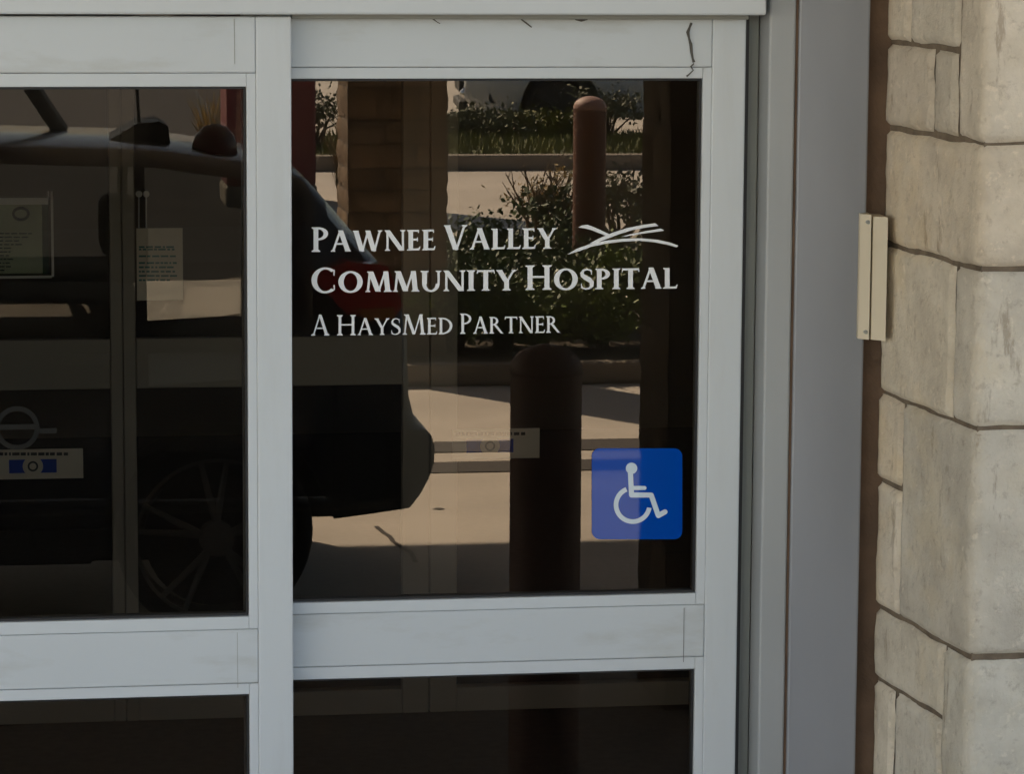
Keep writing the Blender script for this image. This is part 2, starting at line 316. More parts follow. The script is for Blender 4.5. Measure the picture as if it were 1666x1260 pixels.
# frame round the doors
fr_ = thing('door_frame', (X(1265,-0.05), -0.05, 0), 'grey metal door jamb and header framing the sliding doors', 'door frame', world=True)
xl = X(-300,YL)-0.25
MB().box(xl, X(1238,-0.10), -0.10, 0.16, Z(200,23,-0.10), Z(200,23,-0.10)+0.20, 0.004).build('header', M_frame, fr_)
MB().box(X(476,-0.03), X(1210,-0.03), -0.03, -0.004, Z(800,31,-0.03), Z(200,23,-0.10)-0.0005, 0.002).build('track_cover', M_recess, fr_)
ztop = Z(200,23,-0.10)+0.20
MB().box(X(1206,YR)+0.004, X(1244,-0.052), 0.028, 0.16, 0, ztop-0.201, 0.002).build('jamb_recess', M_recess, fr_)
MB().box(X(1206,YR)+0.0003, X(1206,YR)+0.0065, 0.006, 0.0275, 0, ztop-0.201).build('weather_seal', M_gasket, fr_)
MB().box(X(1243,-0.05), X(1286,-0.05), -0.05, 0.0275, 0, ztop, 0.004).build('jamb', M_jamb, fr_)
MB().box(X(1286,-0.05)+0.0004, X(1290,-0.05), -0.047, 0.02, 0, ztop).build('seam', M_seal, fr_)
MB().box(X(1290,-0.05)+0.0004, X(1405,-0.05), -0.05, 0.02, 0, ztop, 0.004).build('jamb_panel', M_anod, fr_)
MB().box(xl-0.12, xl, -0.05, 0.16, 0, ztop, 0.004).build('jamb', M_jamb, fr_)
c = at(1229,886,0.028); MB().lathe([(0.004,0),(0.0045,-0.003),(0.002,-0.004)], (c.x,0.0275,c.z), 'y', 12).build('screw', M_crack, fr_)
MB().box(xl, X(1290,-0.05), -0.13, 0.15, 0.0, 0.02, 0.003).build('threshold', M_jamb, fr_)

# ================================================================== STONE PIER RIGHT OF THE DOORS
P0 = at(1433, 600, -0.03); P0.z = 0
P1 = at(1590, 600, -0.47); P1.z = 0
XF = P1.x + 0.62
DV = (P1-P0); RL = DV.length; DN = DV.normalized()
Nret = Vector((DN.y, -DN.x, 0));  Nret = Nret if Nret.x < 0 else -Nret
def ret(px, py):                                  # pixel -> (distance along the return face, z)
    d = ray(px, py); n = Nret; t = (P0-CAM).dot(n)/d.dot(n); p = CAM+d*t; return ((p-P0).dot(DN), p.z)
def frontz(py): return Z(1625, py, -0.47)
def path(s):                                      # plan path: along the return, round the corner, along the front
    rc = 0.014
    if s < RL-rc: return P0+DN*s, Nret
    if s > RL+rc: return Vector((P1.x+(s-RL), P1.y, 0)), Vector((0,-1,0))
    t = (s-(RL-rc))/(2*rc); a = P1-DN*rc; b = P1; c_ = P1+Vector((rc,0,0))
    return a*(1-t)**2 + b*2*t*(1-t) + c_*t*t, (Nret*(1-t)+Vector((0,-1,0))*t).normalized()
def add_stones(stones, name, material, parent, pathf, step=0.008, rough=0.003, round_=0.003, lift=0.005):
    bm = bmesh.new(); lay = bm.loops.layers.color.new('tone')
    for k, (s0, s1, z0, z1) in enumerate(stones):
        j = 0.0042; s0 += j*(1.0+0.8*random.random()); s1 -= j*(1.0+0.8*random.random()); z0 += j*(0.7+0.6*random.random()); z1 -= j*(0.7+0.6*random.random())
        if s1-s0 < 0.015 or z1-z0 < 0.015: continue
        ns, nz_ = max(3, int((s1-s0)/step)), max(3, int((z1-z0)/step)); tone = 0.92+0.14*random.random(); warm = random.uniform(-.02, .02)
        off = Vector((k*3.1, k*1.7, 0)); tilt = random.uniform(-.004,.004); rows = []
        for i in range(ns+1):
            row = []
            for q in range(nz_+1):
                s = s0+(s1-s0)*i/ns; z = z0+(z1-z0)*q/nz_
                e = min(s-s0, s1-s, z-z0, z1-z)
                wob = noise.noise(Vector((s*9, z*9, 0))+off)*0.0045*(1 if e < 1e-6 else 0)
                p, n = pathf(min(max(s+(wob if i in (0, ns) else 0), 0), 99)); z += wob if q in (0, nz_) else 0
                h = lift*min(1.0, (max(e,0)/round_))**0.5 if e > 0 else -0.004
                h += rough*(noise.noise(Vector((s*14, z*14, 3))+off) + 0.5*noise.noise(Vector((s*40, z*40, 9))+off)) + tilt*((s-s0)/(s1-s0)-.5)
                row.append(bm.verts.new((p.x+n.x*h, p.y+n.y*h, z)))
            rows.append(row)
        for i in range(ns):
            for q in range(nz_):
                f = bm.faces.new((rows[i][q], rows[i+1][q], rows[i+1][q+1], rows[i][q+1])); f.smooth = True
                for l in f.loops: l[lay] = (tone+warm, tone, tone-warm, 1)
    bmesh.ops.recalc_face_normals(bm, faces=bm.faces)
    me = bpy.data.meshes.new(name); bm.to_mesh(me); bm.free(); me.materials.append(material)
    o = bpy.data.objects.new(name, me); COL.objects.link(o)
    if parent: o.parent = parent; o.location = -Vector(parent.location)
    return o
sw = thing('stone_pier', (P1.x, P1.y, 0), 'cream limestone block pier with brown mortar right of the doors', 'stone wall', world=True)
d_ = -0.004
MB().prism([P0-Nret*d_*-1+Vector((0,0,0)), P1+Vector((-d_*-1*0,0.004,0))-Nret*0.004, Vector((XF,P1.y+0.004,0)), Vector((XF,0.25,0)), Vector((P0.x,0.25,0))], (0,0,3.2)).build('mortar', M_mortar, sw)
def rz_(px, py): return ret(px, py)[1]
sj = lambda px, py: ret(px, py)[0]
zA = rz_(1500,73); zB = rz_(1520,220); zC = rz_(1500,414); zD = rz_(1500,665); zE = rz_(1500,1028); zE2 = rz_(1447,787); zF = rz_(1480,1138)
ztopw = rz_(1500,-130); zbot = rz_(1500,1330)
FR = RL+0.62
sA, sB, sC = sj(1483,40), sj(1520,150), sj(1560,150)
f1 = RL+0.20; f2 = RL+0.34
stones = [(0,sA,zA,ztopw),(sA,sC,zA,ztopw),(0,sB,zB,zA),(sB,sC,zB,zA),(sC,f1,zB,ztopw),
  (0,f2,zC,zB),
  (0,sj(1555,550),zD,zC),(sj(1555,550),f1,zD,zC),
  (0,sj(1470,720),zE2,zD),(0,sj(1467,900),zE,zE2),(sj(1469,800),f2,zE,zD),
  (0,sj(1537,1110),zF,zE),(0,sj(1457,1150),zbot,zF),(sj(1457,1150),sj(1537,1110),zbot,zF),(sj(1537,1110),f1,zbot,zE),
  (f1,FR,rz_(1500,110),ztopw),(f1,FR,zB,rz_(1500,110)),(f2,FR,zC,zB),(f1,FR,zD,zC),(f2,FR,rz_(1500,850),zD),(f2,FR,zE,rz_(1500,850)),(f1,FR,zbot,zE)]
z = zbot; odd = 0
while z > 0.05:
    zn = max(0.0, z-0.2); a = 0.25 if odd else 0.12
    stones += [(0,a,zn,z),(a,f1 if odd else f2,zn,z),(f1 if odd else f2,FR,zn,z)]; z = zn; odd ^= 1
z = ztopw
while z < 3.1:
    zn = z+0.2; a = 0.3 if odd else 0.15
    stones += [(0,a,z,zn),(a,f1 if odd else f2,z,zn),(f1 if odd else f2,FR,z,zn)]; z = zn; odd ^= 1
add_stones(stones, 'stone_blocks', M_stone, sw, path)
# the sealant strip between metal panel and stone
sl = MB(); zz = 0.0; pts = []
bmv = []
for i in range(221):
    z = i*0.0145; a = X(1405,-0.05)-0.001; wv = 0.0035*noise.noise(Vector((0,0,z*18)))+0.002*noise.noise(Vector((4,0,z*70)))
    bmv.append((sl.bm.verts.new((a,-0.040,z)), sl.bm.verts.new((a+0.013,-0.030+wv*0.5,z)), sl.bm.verts.new((P0.x+0.008+wv*1.5,-0.040+wv,z))))
for p, q in zip(bmv, bmv[1:]):
    sl.bm.faces.new((p[0],p[1],q[1],q[0])); sl.bm.faces.new((p[1],p[2],q[2],q[1]))
for f in sl.bm.faces: f.smooth = True
sl.build('sealant', M_seal, sw)
# cream box fixed over the sealant strip
pa = at(1400,450,-0.065); pb = at(1438,450,-0.10); za, zb_ = Z(1400,348,-0.065), Z(1400,551,-0.065)
sb = thing('switch_box', (pa.x, pa.y, zb_), 'slim cream plastic box fixed upright between grey panel and stone', 'switch box', world=True)
mid = pa.lerp(pb, 0.47)
def slab(p, q, dep, o0=0.0): 
    d = (q-p); d.z = 0; n = Vector((d.y, -d.x, 0)).normalized(); n = n if n.y < 0 else -n
    return [Vector((p.x,p.y,zb_))+n*o0, Vector((q.x,q.y,zb_))+n*o0, Vector((q.x+0.004,-0.02,zb_)), Vector((p.x+0.002,-0.02,zb_))]
MB().prism(slab(pa, mid, 0.03, 0.004), (0,0,za-zb_)).build('cover', M_cream, sb)
for fz in (.06,.94):
    sp_ = pa.lerp(mid,.5); zz_ = zb_+(za-zb_)*fz
    MB().lathe([(.0035,0),(.0035,-.0085),(.002,-.0095)],(sp_.x,sp_.y,zz_),'y',14).build('screw', M_recess, sb)
MB().prism(slab(mid+(pb-pa)*0.03, pb+Vector((.004,-.004,0)), 0.03), (0,0,za-zb_-0.003)).build('base', M_cream, sb)

# ================================================================== FACADE AND CANOPY
fc = thing('hospital_facade', (X(-300,YL)-2, 0.3, 0), 'stone faced hospital entrance wall around the sliding doors', 'building', world=True)
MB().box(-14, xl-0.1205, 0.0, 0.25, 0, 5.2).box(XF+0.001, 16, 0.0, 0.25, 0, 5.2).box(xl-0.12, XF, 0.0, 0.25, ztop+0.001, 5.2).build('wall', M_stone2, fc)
MB().box(-3.2,-3.0,0.26,9.2,0,3).box(4.5,4.7,0.26,9.2,0,3).box(-2.999,4.499,9.0,9.2,0,3).build('inner_wall', M_inwall, fc)
MB().box(-3.2,4.7,0.251,9.2,2.72,2.82).build('ceiling', M_inceil, fc)
CV, CH = 10.5, 4.25
cn = thing('entrance_canopy', (0,-CV,0), 'broad flat canopy roof over the hospital driveway', 'canopy', world=True)
MB().box(-10.0,4.6,-CV,-0.001,CH,CH+0.12).build('soffit', M_roofw, cn)
MB().box(-10.05,4.65,-CV-0.05,-0.001,CH+0.121,CH+0.75).build('fascia', M_fascia, cn)
def column(x0, y1, wid, label, course, h):
    t = thing('stone_column', (x0+wid/2, y1-wid/2, 0), label, 'column', 'canopy columns', world=True)
    MB().box(x0+.006, x0+wid-.006, y1-wid+.006, y1-.006, 0, h).build('mortar', M_mortar2, t)
    cs = [Vector((x0,y1-wid,0)), Vector((x0+wid,y1-wid,0)), Vector((x0+wid,y1,0)), Vector((x0,y1,0))]
    def pf(s):
        k = min(int(s/wid), 3); f = s-k*wid; d = (cs[(k+1)%4]-cs[k]).normalized(); n = Vector((d.y,-d.x,0)); return cs[k]+d*f, n
    st = []; z = 0; odd = 0
    while z < h-0.02:
        zn = min(h, z+course*random.uniform(.8,1.25))
        for k in range(4):
            m = wid*((0.62 if odd else 0.35)+random.uniform(-.06,.06)); st += [(k*wid, k*wid+m, z, zn), (k*wid+m, (k+1)*wid-1e-4, z, zn)]
        z = zn; odd ^= 1
    add_stones(st, 'stone_blocks', M_stone2, t, pf, step=0.05, rough=0.004, round_=0.02, lift=0.008); return t
c1 = refl(565, 500, 16.55)
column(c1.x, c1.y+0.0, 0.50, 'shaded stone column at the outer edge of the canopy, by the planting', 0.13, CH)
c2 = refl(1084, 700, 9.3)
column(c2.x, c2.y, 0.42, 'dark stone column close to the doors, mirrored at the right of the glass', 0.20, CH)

# ================================================================== BOLLARDS
def bollard(pxl, pxr, pyt, D, label, capm):
    l = refl(pxl, pyt+60, D); r_ = refl(pxr, pyt+60, D); rad = (r_.x-l.x)/2; cx = (l.x+r_.x)/2; zt = refl((pxl+pxr)/2, pyt, D).z
    t = thing('bollard', (cx, l.y, 0), label, 'bollard', 'brown bollards in front of the doors')
    MB().lathe([(rad,0),(rad,zt-rad*0.7)], (0,0,0), 'z', 40).build('post', M_bollard, t, smooth=False)
    prof = [(rad*1.015,zt-rad*0.7-0.012)] + [(rad*1.015*math.cos(a), zt-rad*0.7+rad*0.7*math.sin(a)) for a in [i*math.pi/2/9 for i in range(9)]] + [(0.003, zt)]
    MB().lathe(prof, (0,0,0), 'z', 40).build('cap', capm, t, smooth=True)
    for p in t.children[0].data.polygons: p.use_smooth = abs(p.normal.z) < .5
    return t
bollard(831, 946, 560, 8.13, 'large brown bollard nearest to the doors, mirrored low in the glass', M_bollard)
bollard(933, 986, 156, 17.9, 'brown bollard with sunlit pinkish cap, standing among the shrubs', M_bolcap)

# ================================================================== CARS
def lerp_tab(tab, x):
    if x <= tab[0][0]: return tab[0][1]
    for (a, p), (b, q) in zip(tab, tab[1:]):
        if x <= b: return p + (q-p)*(x-a)/(b-a)
    return tab[-1][1]
def make_car(t, S, paint, rimm):
    """t: Empty; local +x is the rear, +-y the sides. S: dict of profile tables"""
    xr, xf, roof, belt, W, wheels, wr = S['rear'], S['front'], S['roof'], S['belt'], S['W'], S['wheels'], S['wr']
    x1 = max(v for _, v in xr); x0 = min(v for _, v in xf); n = 110; sill = S['sill']
    def ring(x):
        wd = W*(1-0.13*max(0,(x-(x1-.55))/.55)**2-0.16*max(0,(x0+.6-x)/.6)**2)
        zb = sill + 0.10*min(1, max(0,(x-(x1-.6))/.15)) + 0.03*max(0,(x-(x1-.4))/.4)
        for wx in wheels:
            dx = abs(x-wx)
            if dx < wr+.05: zb = max(zb, wr+math.sqrt((wr+.05)**2-dx*dx))
        zr = lerp_tab(roof, x); zbl = min(lerp_tab(belt, x), zr-.07)
        zs = [zb]
        for lv in (.41,.46,.51,.56,.60,.622,.645,.74): zs.append(max(lv, zs[-1]+.006))
        zs += [max(zbl, zb+.09, zs[-1]+.01), zr-.06, zr-.012, zr]
        green = min(1, max(0, (zr-zbl-.1)/.3))
        ws = [wd*.955, wd*.98, wd*.992, wd*.998, wd, wd, wd*.998, wd*.99, wd*.98, wd*.955, wd*(.93-.18*green), wd*(.86-.22*green), 0.0]
        out = []
        for z, wv in zip(zs, ws):
            xx = min(max(x, lerp_tab(xf, z)), lerp_tab(xr, z)); out.append((xx, wv, z))
        return out
    bm = bmesh.new(); bb = bmesh.new(); gb = MB(); cols = []
    xs = [x0+(x1-x0)*i/n for i in range(n+1)]
    for x in xs:
        r_ = ring(x); cols.append(([bm.verts.new((a,b,c)) for a,b,c in r_], [bm.verts.new((a,-b,c)) for a,b,c in r_[:-1]]))
    def isw(xm):
        return any(a < xm < b for a, b in S['side_windows'])
    for i in range(n):
        A, B = cols[i], cols[i+1]; xm = (xs[i]+xs[i+1])/2
        for side in (0, 1):
            a, b = A[side], B[side]
            if side: a = a+[A[0][-1]]; b = b+[B[0][-1]]
            for k in range(12):
                q = [a[k], b[k], b[k+1], a[k+1]]
                win = (k == 9 and isw(xm)) or (k in (10,11) and any(p < xm < s for p, s in S['end_windows']))
                if win:
                    gb.bm.faces.new([gb.bm.verts.new(v.co) for v in q])
                else:
                    try: (bb if k < 6 and xm > S.get('bumper', 99) else bm).faces.new(q if not (k < 6 and xm > S.get('bumper', 99)) else [bb.verts.new(v.co) for v in q])
                    except ValueError: pass
    for C in (cols[0], cols[-1]):
        L, Rr = C[0], C[1]+[C[0][-1]]
        for k in range(12):
            vs = [L[k], L[k+1]] + ([Rr[k+1]] if Rr[k+1] is not L[k+1] else []) + [Rr[k]]
            try: (bm if k >= 6 or C is cols[0] or 'bumper' not in S else bb).faces.new(vs if k >= 6 or C is cols[0] or 'bumper' not in S else [bb.verts.new(v.co) for v in vs])
            except ValueError: pass
    bmesh.ops.remove_doubles(bm, verts=bm.verts, dist=0.0004); bmesh.ops.dissolve_degenerate(bm, dist=0.0003, edges=bm.edges); bmesh.ops.recalc_face_normals(bm, faces=bm.faces)
    me = bpy.data.meshes.new('body'); bm.to_mesh(me); bm.free(); me.materials.append(paint)
    for p in me.polygons: p.use_smooth = True
    o = bpy.data.objects.new('body', me); COL.objects.link(o); o.parent = t
    if 'bumper' in S:
        bmesh.ops.remove_doubles(bb, verts=bb.verts, dist=0.0006); bmesh.ops.dissolve_degenerate(bb, dist=0.0003, edges=bb.edges)
        q_ = MB(); q_.bm.free(); q_.bm = bb; q_.build('bumper', M_black, t, smooth=True)
    else: bb.free()
    bmesh.ops.remove_doubles(gb.bm, verts=gb.bm.verts, dist=0.001)
    gb.build('window_glass', M_carglass, t, smooth=True)
    MB().box(x0+.25, x1-.42, -W*.78, W*.78, sill-.02, sill+.05).build('underbody', M_black, t)
    for wx in wheels: MB().box(wx-wr-.09, wx+wr+.10, -W*.76, W*.76, sill+.085, wr*2+.08).build('wheel_well', M_black, t)
    for wx in wheels:
        for s in (-1, 1):
            yo = s*(W-.10)
            wh = MB().lathe([(wr-.066,-.09),(wr-.01,-.095),(wr,-.06),(wr,.06),(wr-.01,.095),(wr-.066,.09)], (wx,yo,wr), 'y', 40, closed=True).build('wheel', M_rubber, t, smooth=True)
            rm = MB().lathe([(wr-.066,-.085),(wr-.055,-.088),(wr-.055,.088),(wr-.066,.085)], (wx,yo,wr), 'y', 40, closed=True)
            for k in range(5):
                a = k*2*math.pi/5+.35
                for da in (-.17,.17):
                    rm.tube([(wx+.05*math.cos(a), yo+s*.07, wr+.05*math.sin(a)), (wx+(wr-.062)*math.cos(a+da), yo+s*.075, wr+(wr-.062)*math.sin(a+da))], [.013,.009], 6)
            rm.lathe([(wr-.068,-.012),(wr-.057,-.012),(wr-.057,.004),(wr-.068,.004)], (wx,yo+s*.09,wr), 'y', 40, closed=True); rm.lathe([(.055,-.03),(.055,.03)], (wx,yo+s*.06,wr), 'y', 20)
            rm.build('rim', rimm, wh, smooth=False)
            MB().lathe([(wr-.09,-.012),(wr-.09,.012)], (wx,yo+s*.01,wr), 'y', 30).build('brake_disc', M_grey, wh)
    return xr, xf, W
# --- the dark blue hatchback standing under the canopy, beneath the lens
hat = thing('hatchback_car', (0.0, -5.72, 0), 'dark blue hatchback car parked sideways in the canopy shade, roof equipment on top', 'car')
S = dict(bumper=1.02, W=.885, sill=.24, wheels=(.67,-1.83), wr=.315,
  rear=[(.2,1.25),(.33,1.28),(.37,1.31),(.41,1.34),(.46,1.368),(.51,1.384),(.56,1.386),(.60,1.376),(.622,1.358),(.645,1.322),(.67,1.30),(.95,1.295),(1.10,1.26),(1.22,1.16),(1.34,1.06),(1.44,.99),(1.6,.8)],
  front=[(.2,-2.55),(.45,-2.68),(.7,-2.66),(.85,-2.5),(.98,-2.2),(1.6,-1.9)],
  roof=[(-2.7,.80),(-2.4,.90),(-1.75,1.02),(-1.6,1.06),(-.9,1.44),(-.5,1.52),(.0,1.545),(.5,1.53),(.85,1.48),(.99,1.43),(1.37,1.0)],
  belt=[(-2.7,.74),(-1.6,.82),(-.5,.82),(.4,.80),(.8,.82),(1.37,.92)],
  side_windows=((-1.05,-.28),(-.20,.42),(.47,.87)), end_windows=((-1.5,-.98),(1.04,1.25)))
make_car(hat, S, M_navy, M_alloy)
for s in (-1, 1):
    tl = MB().prism([(.98,s*.835,1.13),(1.10,s*.80,1.17),(1.235,s*.755,1.15),(1.285,s*.75,1.02),(1.25,s*.79,.985),(1.10,s*.82,1.0)], (0,-s*.10,0)).build('tail_light', M_tail, hat)
    MB().prism([(1.13,s*.845,1.02),(1.25,s*.80,1.02),(1.255,s*.80,.985),(1.16,s*.84,.985)], (0,-s*.08,0)).build('indicator_lens', M_amber, tl)
    MB().box(-.62,-.42,s*.885-.012,s*.885+.02,.86,.89,.008).build('door_handle', M_navy, hat)
    MB().box(.16,.36,s*.885-.012,s*.885+.02,.88,.91,.008).build('door_handle', M_navy, hat)
    MB().box(-1.22,-1.02,min(s*.86,s*1.02),max(s*.86,s*1.02),.93,1.08,.03).build('side_mirror', M_navy, hat)
    MB().box(-1.45,.38,min(s*.882,s*.895),max(s*.882,s*.895),.30,.36,.005).build('side_trim', M_black, hat)
    for sx in (-.62,.33):
        st = MB().box(sx-.38,sx+.13,s*.42-.30,s*.42+.30,.45,1.06,.05).build('seat', M_seat, hat)
        MB().box(sx+.02,sx+.15,s*.42-.13,s*.42+.13,1.09,1.30,.04).tube([(sx+.07,s*.42-.07,1.0),(sx+.07,s*.42-.07,1.12)],.008,6).tube([(sx+.07,s*.42+.07,1.0),(sx+.07,s*.42+.07,1.12)],.008,6).build('headrest', M_seat, st)
MB().box(.88,.99,-.56,.56,1.40,1.425,.01).build('spoiler', M_navy, hat)
MB().box(1.285,1.385,-.70,.70,.44,.56,.03).build('bumper_trim', M_grey, hat)
# equipment on its roof
MB().prism([(.36,.22,1.525),(.57,.22,1.49),(.56,.22,1.575),(.53,.22,1.59),(.46,.22,1.583)], (0,-.30,0)).build('equipment_box', M_black, hat)
MB().lathe([(.075,1.485),(.074,1.515),(.062,1.55),(.038,1.575),(.004,1.584)], (.71,.25,0), 'z', 24).build('antenna_dome', M_grey, hat, smooth=True)
MB().tube([(.47,.12,1.58),(.455,.12,1.85)],.006,6).build('antenna', M_black, hat)
MB().tube([(-.55,.3,1.50),(-.05,.16,1.80),(-.02,.12,2.0)],[.05,.045,.04],10).tube([(.22,-.3,1.53),(.05,-.1,1.80),(.0,.0,2.0)],[.03,.03,.03],10).box(-.12,.12,-.12,.16,2.0,2.04,.01).build('camera_mast', M_grey, hat)
# --- white parked car beyond the far kerb
wp = refl(930, 235, 33.6)
suv = thing('white_car', (wp.x+1.45, fa.y-4.35, 0), 'white car parked beyond the far kerb, its front wheel in a dark arch', 'car', rz=R(5))
S2 = dict(W=.93, sill=.28, wheels=(1.35,-1.45), wr=.36,
  rear=[(.2,2.2),(.5,2.33),(.9,2.3),(1.3,2.2),(1.7,2.0)], front=[(.2,-2.2),(.45,-2.42),(.75,-2.40),(.95,-2.25),(1.1,-1.9)],
  roof=[(-2.45,.92),(-2.1,1.02),(-1.2,1.15),(-.5,1.62),(.3,1.72),(1.6,1.68),(2.0,1.6),(2.35,1.1)],
  belt=[(-2.45,.85),(-1.2,1.05),(2.3,1.12)], side_windows=((-.75,.05),(.13,1.0),(1.08,1.75)), end_windows=((-1.1,-.52),(2.03,2.25)))
make_car(suv, S2, M_white, M_black)
for s in (-1,1):
    MB().prism([(-2.40,s*.72,.80),(-2.16,s*.83,.84),(-2.10,s*.84,.74),(-2.38,s*.74,.68)], (0,s*.08,0)).build('headlight', M_lampglass, suv)
    MB().lathe([(.055,-.02),(.06,.02)], (-2.12,s*.86,.47), 'y', 20).build('fog_lamp', M_black, suv)
    MB().box(-.95,-.75,min(s*.9,s*1.08),max(s*.9,s*1.08),1.02,1.18,.03).build('side_mirror', M_white, suv)
MB().box(-2.46,-2.36,-.5,.5,.50,.74,.02).build('grille', M_black, suv)
MB().box(-2.47,-2.38,-.62,.62,.33,.42,.02).build('lower_grille', M_black, suv)
MB().lathe([(.06,-.03),(.055,.02),(.02,.035)], (-2.40,.66,.50), 'y', 20).build('chrome_glint', M_chrome, suv, smooth=True)  # chrome cap added to give a small glint of sun
# --- tall maroon post behind the blue car
rl, rr = refl(362,200,27), refl(507,200,27)
mp_ = thing('maroon_pillar', ((rl.x+rr.x)/2, rl.y, 0), 'tall maroon painted pillar behind the blue hatchback', 'pillar')
hw = (rr.x-rl.x)/2
MB().box(-hw,hw,-hw,hw,0.16,2.9,.02).build('shaft', M_red, mp_); MB().box(-hw-.01,hw+.01,-hw-.01,hw+.01,0,.16,.02).build('base', M_kerb, mp_); MB().box(-hw-.03,hw+.03,-hw-.03,hw+.03,2.9,2.96,.01).build('cap', M_red, mp_)

# ================================================================== PLANTS
def shrub(name, x, y, z, r, h, n, ls, lm, label, group, stems=14, twiggy=False, seed=1, narrow=1.0):
    rnd = random.Random(seed); t = thing(name, (x,y,z), label, 'shrub', group)
    st = MB(); tips = []
    for k in range(stems):
        a = rnd.uniform(0,6.28); q = r*rnd.uniform(.2,.95); hh = h*rnd.uniform(.55,1.0)
        p0 = Vector((rnd.uniform(-.05,.05), rnd.uniform(-.05,.05), 0)); p2 = Vector((q*math.cos(a), q*math.sin(a), hh)); p1 = p0.lerp(p2,.5)+Vector((rnd.uniform(-.05,.05), rnd.uniform(-.05,.05), .08*h))
        st.tube([p0,p1,p2],[.012,.008,.003],5); tips.append((p1,p2))
        for j in range(3):
            u = p1.lerp(p2, rnd.random()); v = u+Vector((rnd.uniform(-.2,.2)*r, rnd.uniform(-.2,.2)*r, rnd.uniform(.05,.22)*h)); st.tube([u,v],[.006,.002],4); tips.append((u,v))
    st.build('stems', M_twig, t)
    b = bmesh.new()
    cl = [(rnd.choice(tips), rnd.random(), rnd.uniform(.08,.2)*r*1.6) for _ in range(max(8,n//40))]
    for _ in range(n):
        (u, v), f, cr2 = rnd.choice(cl); p = u.lerp(v, .35+.65*f)+Vector((rnd.gauss(0,1),rnd.gauss(0,1),rnd.gauss(0,.8)))*cr2*.7
        p.z = max(p.z, .02)
        d = Vector((rnd.gauss(0,1),rnd.gauss(0,1),rnd.gauss(.3,.8))).normalized(); e = d.orthogonal().normalized(); e = (Matrix.Rotation(rnd.uniform(0,6.28),3,d) @ e); s = ls*rnd.uniform(.6,1.3)
        b.faces.new([b.verts.new(p), b.verts.new(p+d*s*.5+e*s*.28*narrow), b.verts.new(p+d*s), b.verts.new(p+d*s*.5-e*s*.28*narrow)])
    me = bpy.data.meshes.new('foliage'); b.to_mesh(me); b.free(); me.materials.append(lm); o = bpy.data.objects.new('foliage', me); COL.objects.link(o); o.parent = t
    return t
def clump(name, x, y, z, r, h, n, m, label, cat, seed):
    rnd = random.Random(seed); t = bmesh.new()
    for _ in range(n):
        a = rnd.uniform(0,6.28); q = r*.35*math.sqrt(rnd.random()); p = Vector((q*math.cos(a), q*math.sin(a), 0)); ln = h*rnd.uniform(.5,1); lean = r*rnd.uniform(.1,1)
        d = Vector((math.cos(a+rnd.uniform(-.6,.6)), math.sin(a+rnd.uniform(-.6,.6)), 0)); e = Vector((-d.y,d.x,0))*.008*rnd.uniform(.7,1.6)
        m1 = p+d*lean*.3+Vector((0,0,ln*.6)); tp = p+d*lean+Vector((0,0,ln))
        v = [t.verts.new(q_) for q_ in (p-e,p+e,m1+e*.8,m1-e*.8,tp)]; t.faces.new(v[:4]); t.faces.new((v[3],v[2],v[4]))
    me = bpy.data.meshes.new(name); t.to_mesh(me); t.free(); me.materials.append(m); o = bpy.data.objects.new(name, me); COL.objects.link(o); o.location = (x,y,z)
    return tag(o, label, cat)
GI = 'shrubs planted on the kerbed island'
spots = [  # px, D, radius, height, leaves, material, label
 (682,16.75,.30,.42,1500,M_leafB,'low green shrub at the kerb corner beside the stone column'),
 (760,17.7,.46,.66,3000,M_leafA,'dark green bushy shrub left of the sunlit bollard'),
 (835,18.5,.48,.78,3200,M_leafA,'dense dark shrub in the middle of the kerbed island'),
 (905,17.6,.40,.70,2600,M_leafA,'dark shrub close at the left foot of the sunlit bollard'),
 (1000,17.5,.45,.74,2800,M_leafG,'grey green shrub at the right of the sunlit bollard'),
 (880,16.75,.34,.40,2200,M_leafB,'low leafy shrub at the kerb behind the nearest bollard'),
 (975,16.75,.38,.42,2600,M_leafB,'bright leafy low shrub on the kerb right of the nearest bollard'),
 (738,16.75,.40,.40,2200,M_leafA,'dark low shrub at the kerb right of the outer column'),
 (815,16.75,.40,.42,2400,M_leafA,'dark low shrub at the kerb left of the nearest bollard'),
 (1075,16.75,.45,.60,2400,M_leafB,'green shrub on the island behind the near stone column')]
for i, (px, D, r_, h, n, m, lb) in enumerate(spots):
    p = refl(px, 560, D); shrub('shrub', p.x, min(p.y, isl_y1-(0.16 if D < 17 else 0.4)), .10, r_, h*(.75 if D < 17 else .5), int(n*2.2), .036, m, lb, GI, seed=20+i)
p = refl(880,330,21.5); shrub('twiggy_shrub', p.x, p.y, .10, .36, .60, 600, .04, M_straw, 'tall thin dry twiggy shrub left of the sunlit bollard', None, 26, True, 51, .6)
p = refl(902,330,20.0); shrub('twiggy_shrub', p.x, p.y, .10, .30, .55, 900, .05, M_leafA, 'tall sparse dark shrub rising just left of the sunlit bollard', None, 20, True, 52)
p = refl(1010,330,21.0); shrub('twiggy_shrub', p.x, p.y, .10, .40, .60, 1300, .045, M_leafG, 'tall sparse grey shrub right of the sunlit bollard', None, 24, True, 53)
p = gp(520,268); shrub('twiggy_shrub', p.x, p.y-.45, .12, .40, .52, 900, .05, M_leafG, 'small dark bare shrub on the far kerb, left of the outer column', None, 24, True, 54)
p = gp(1000,250); shrub('twiggy_shrub', p.x, p.y-.5, .12, .40, .45, 1000, .05, M_leafG, 'grey bush at the far kerb in front of the white car', None, 20, True, 55)
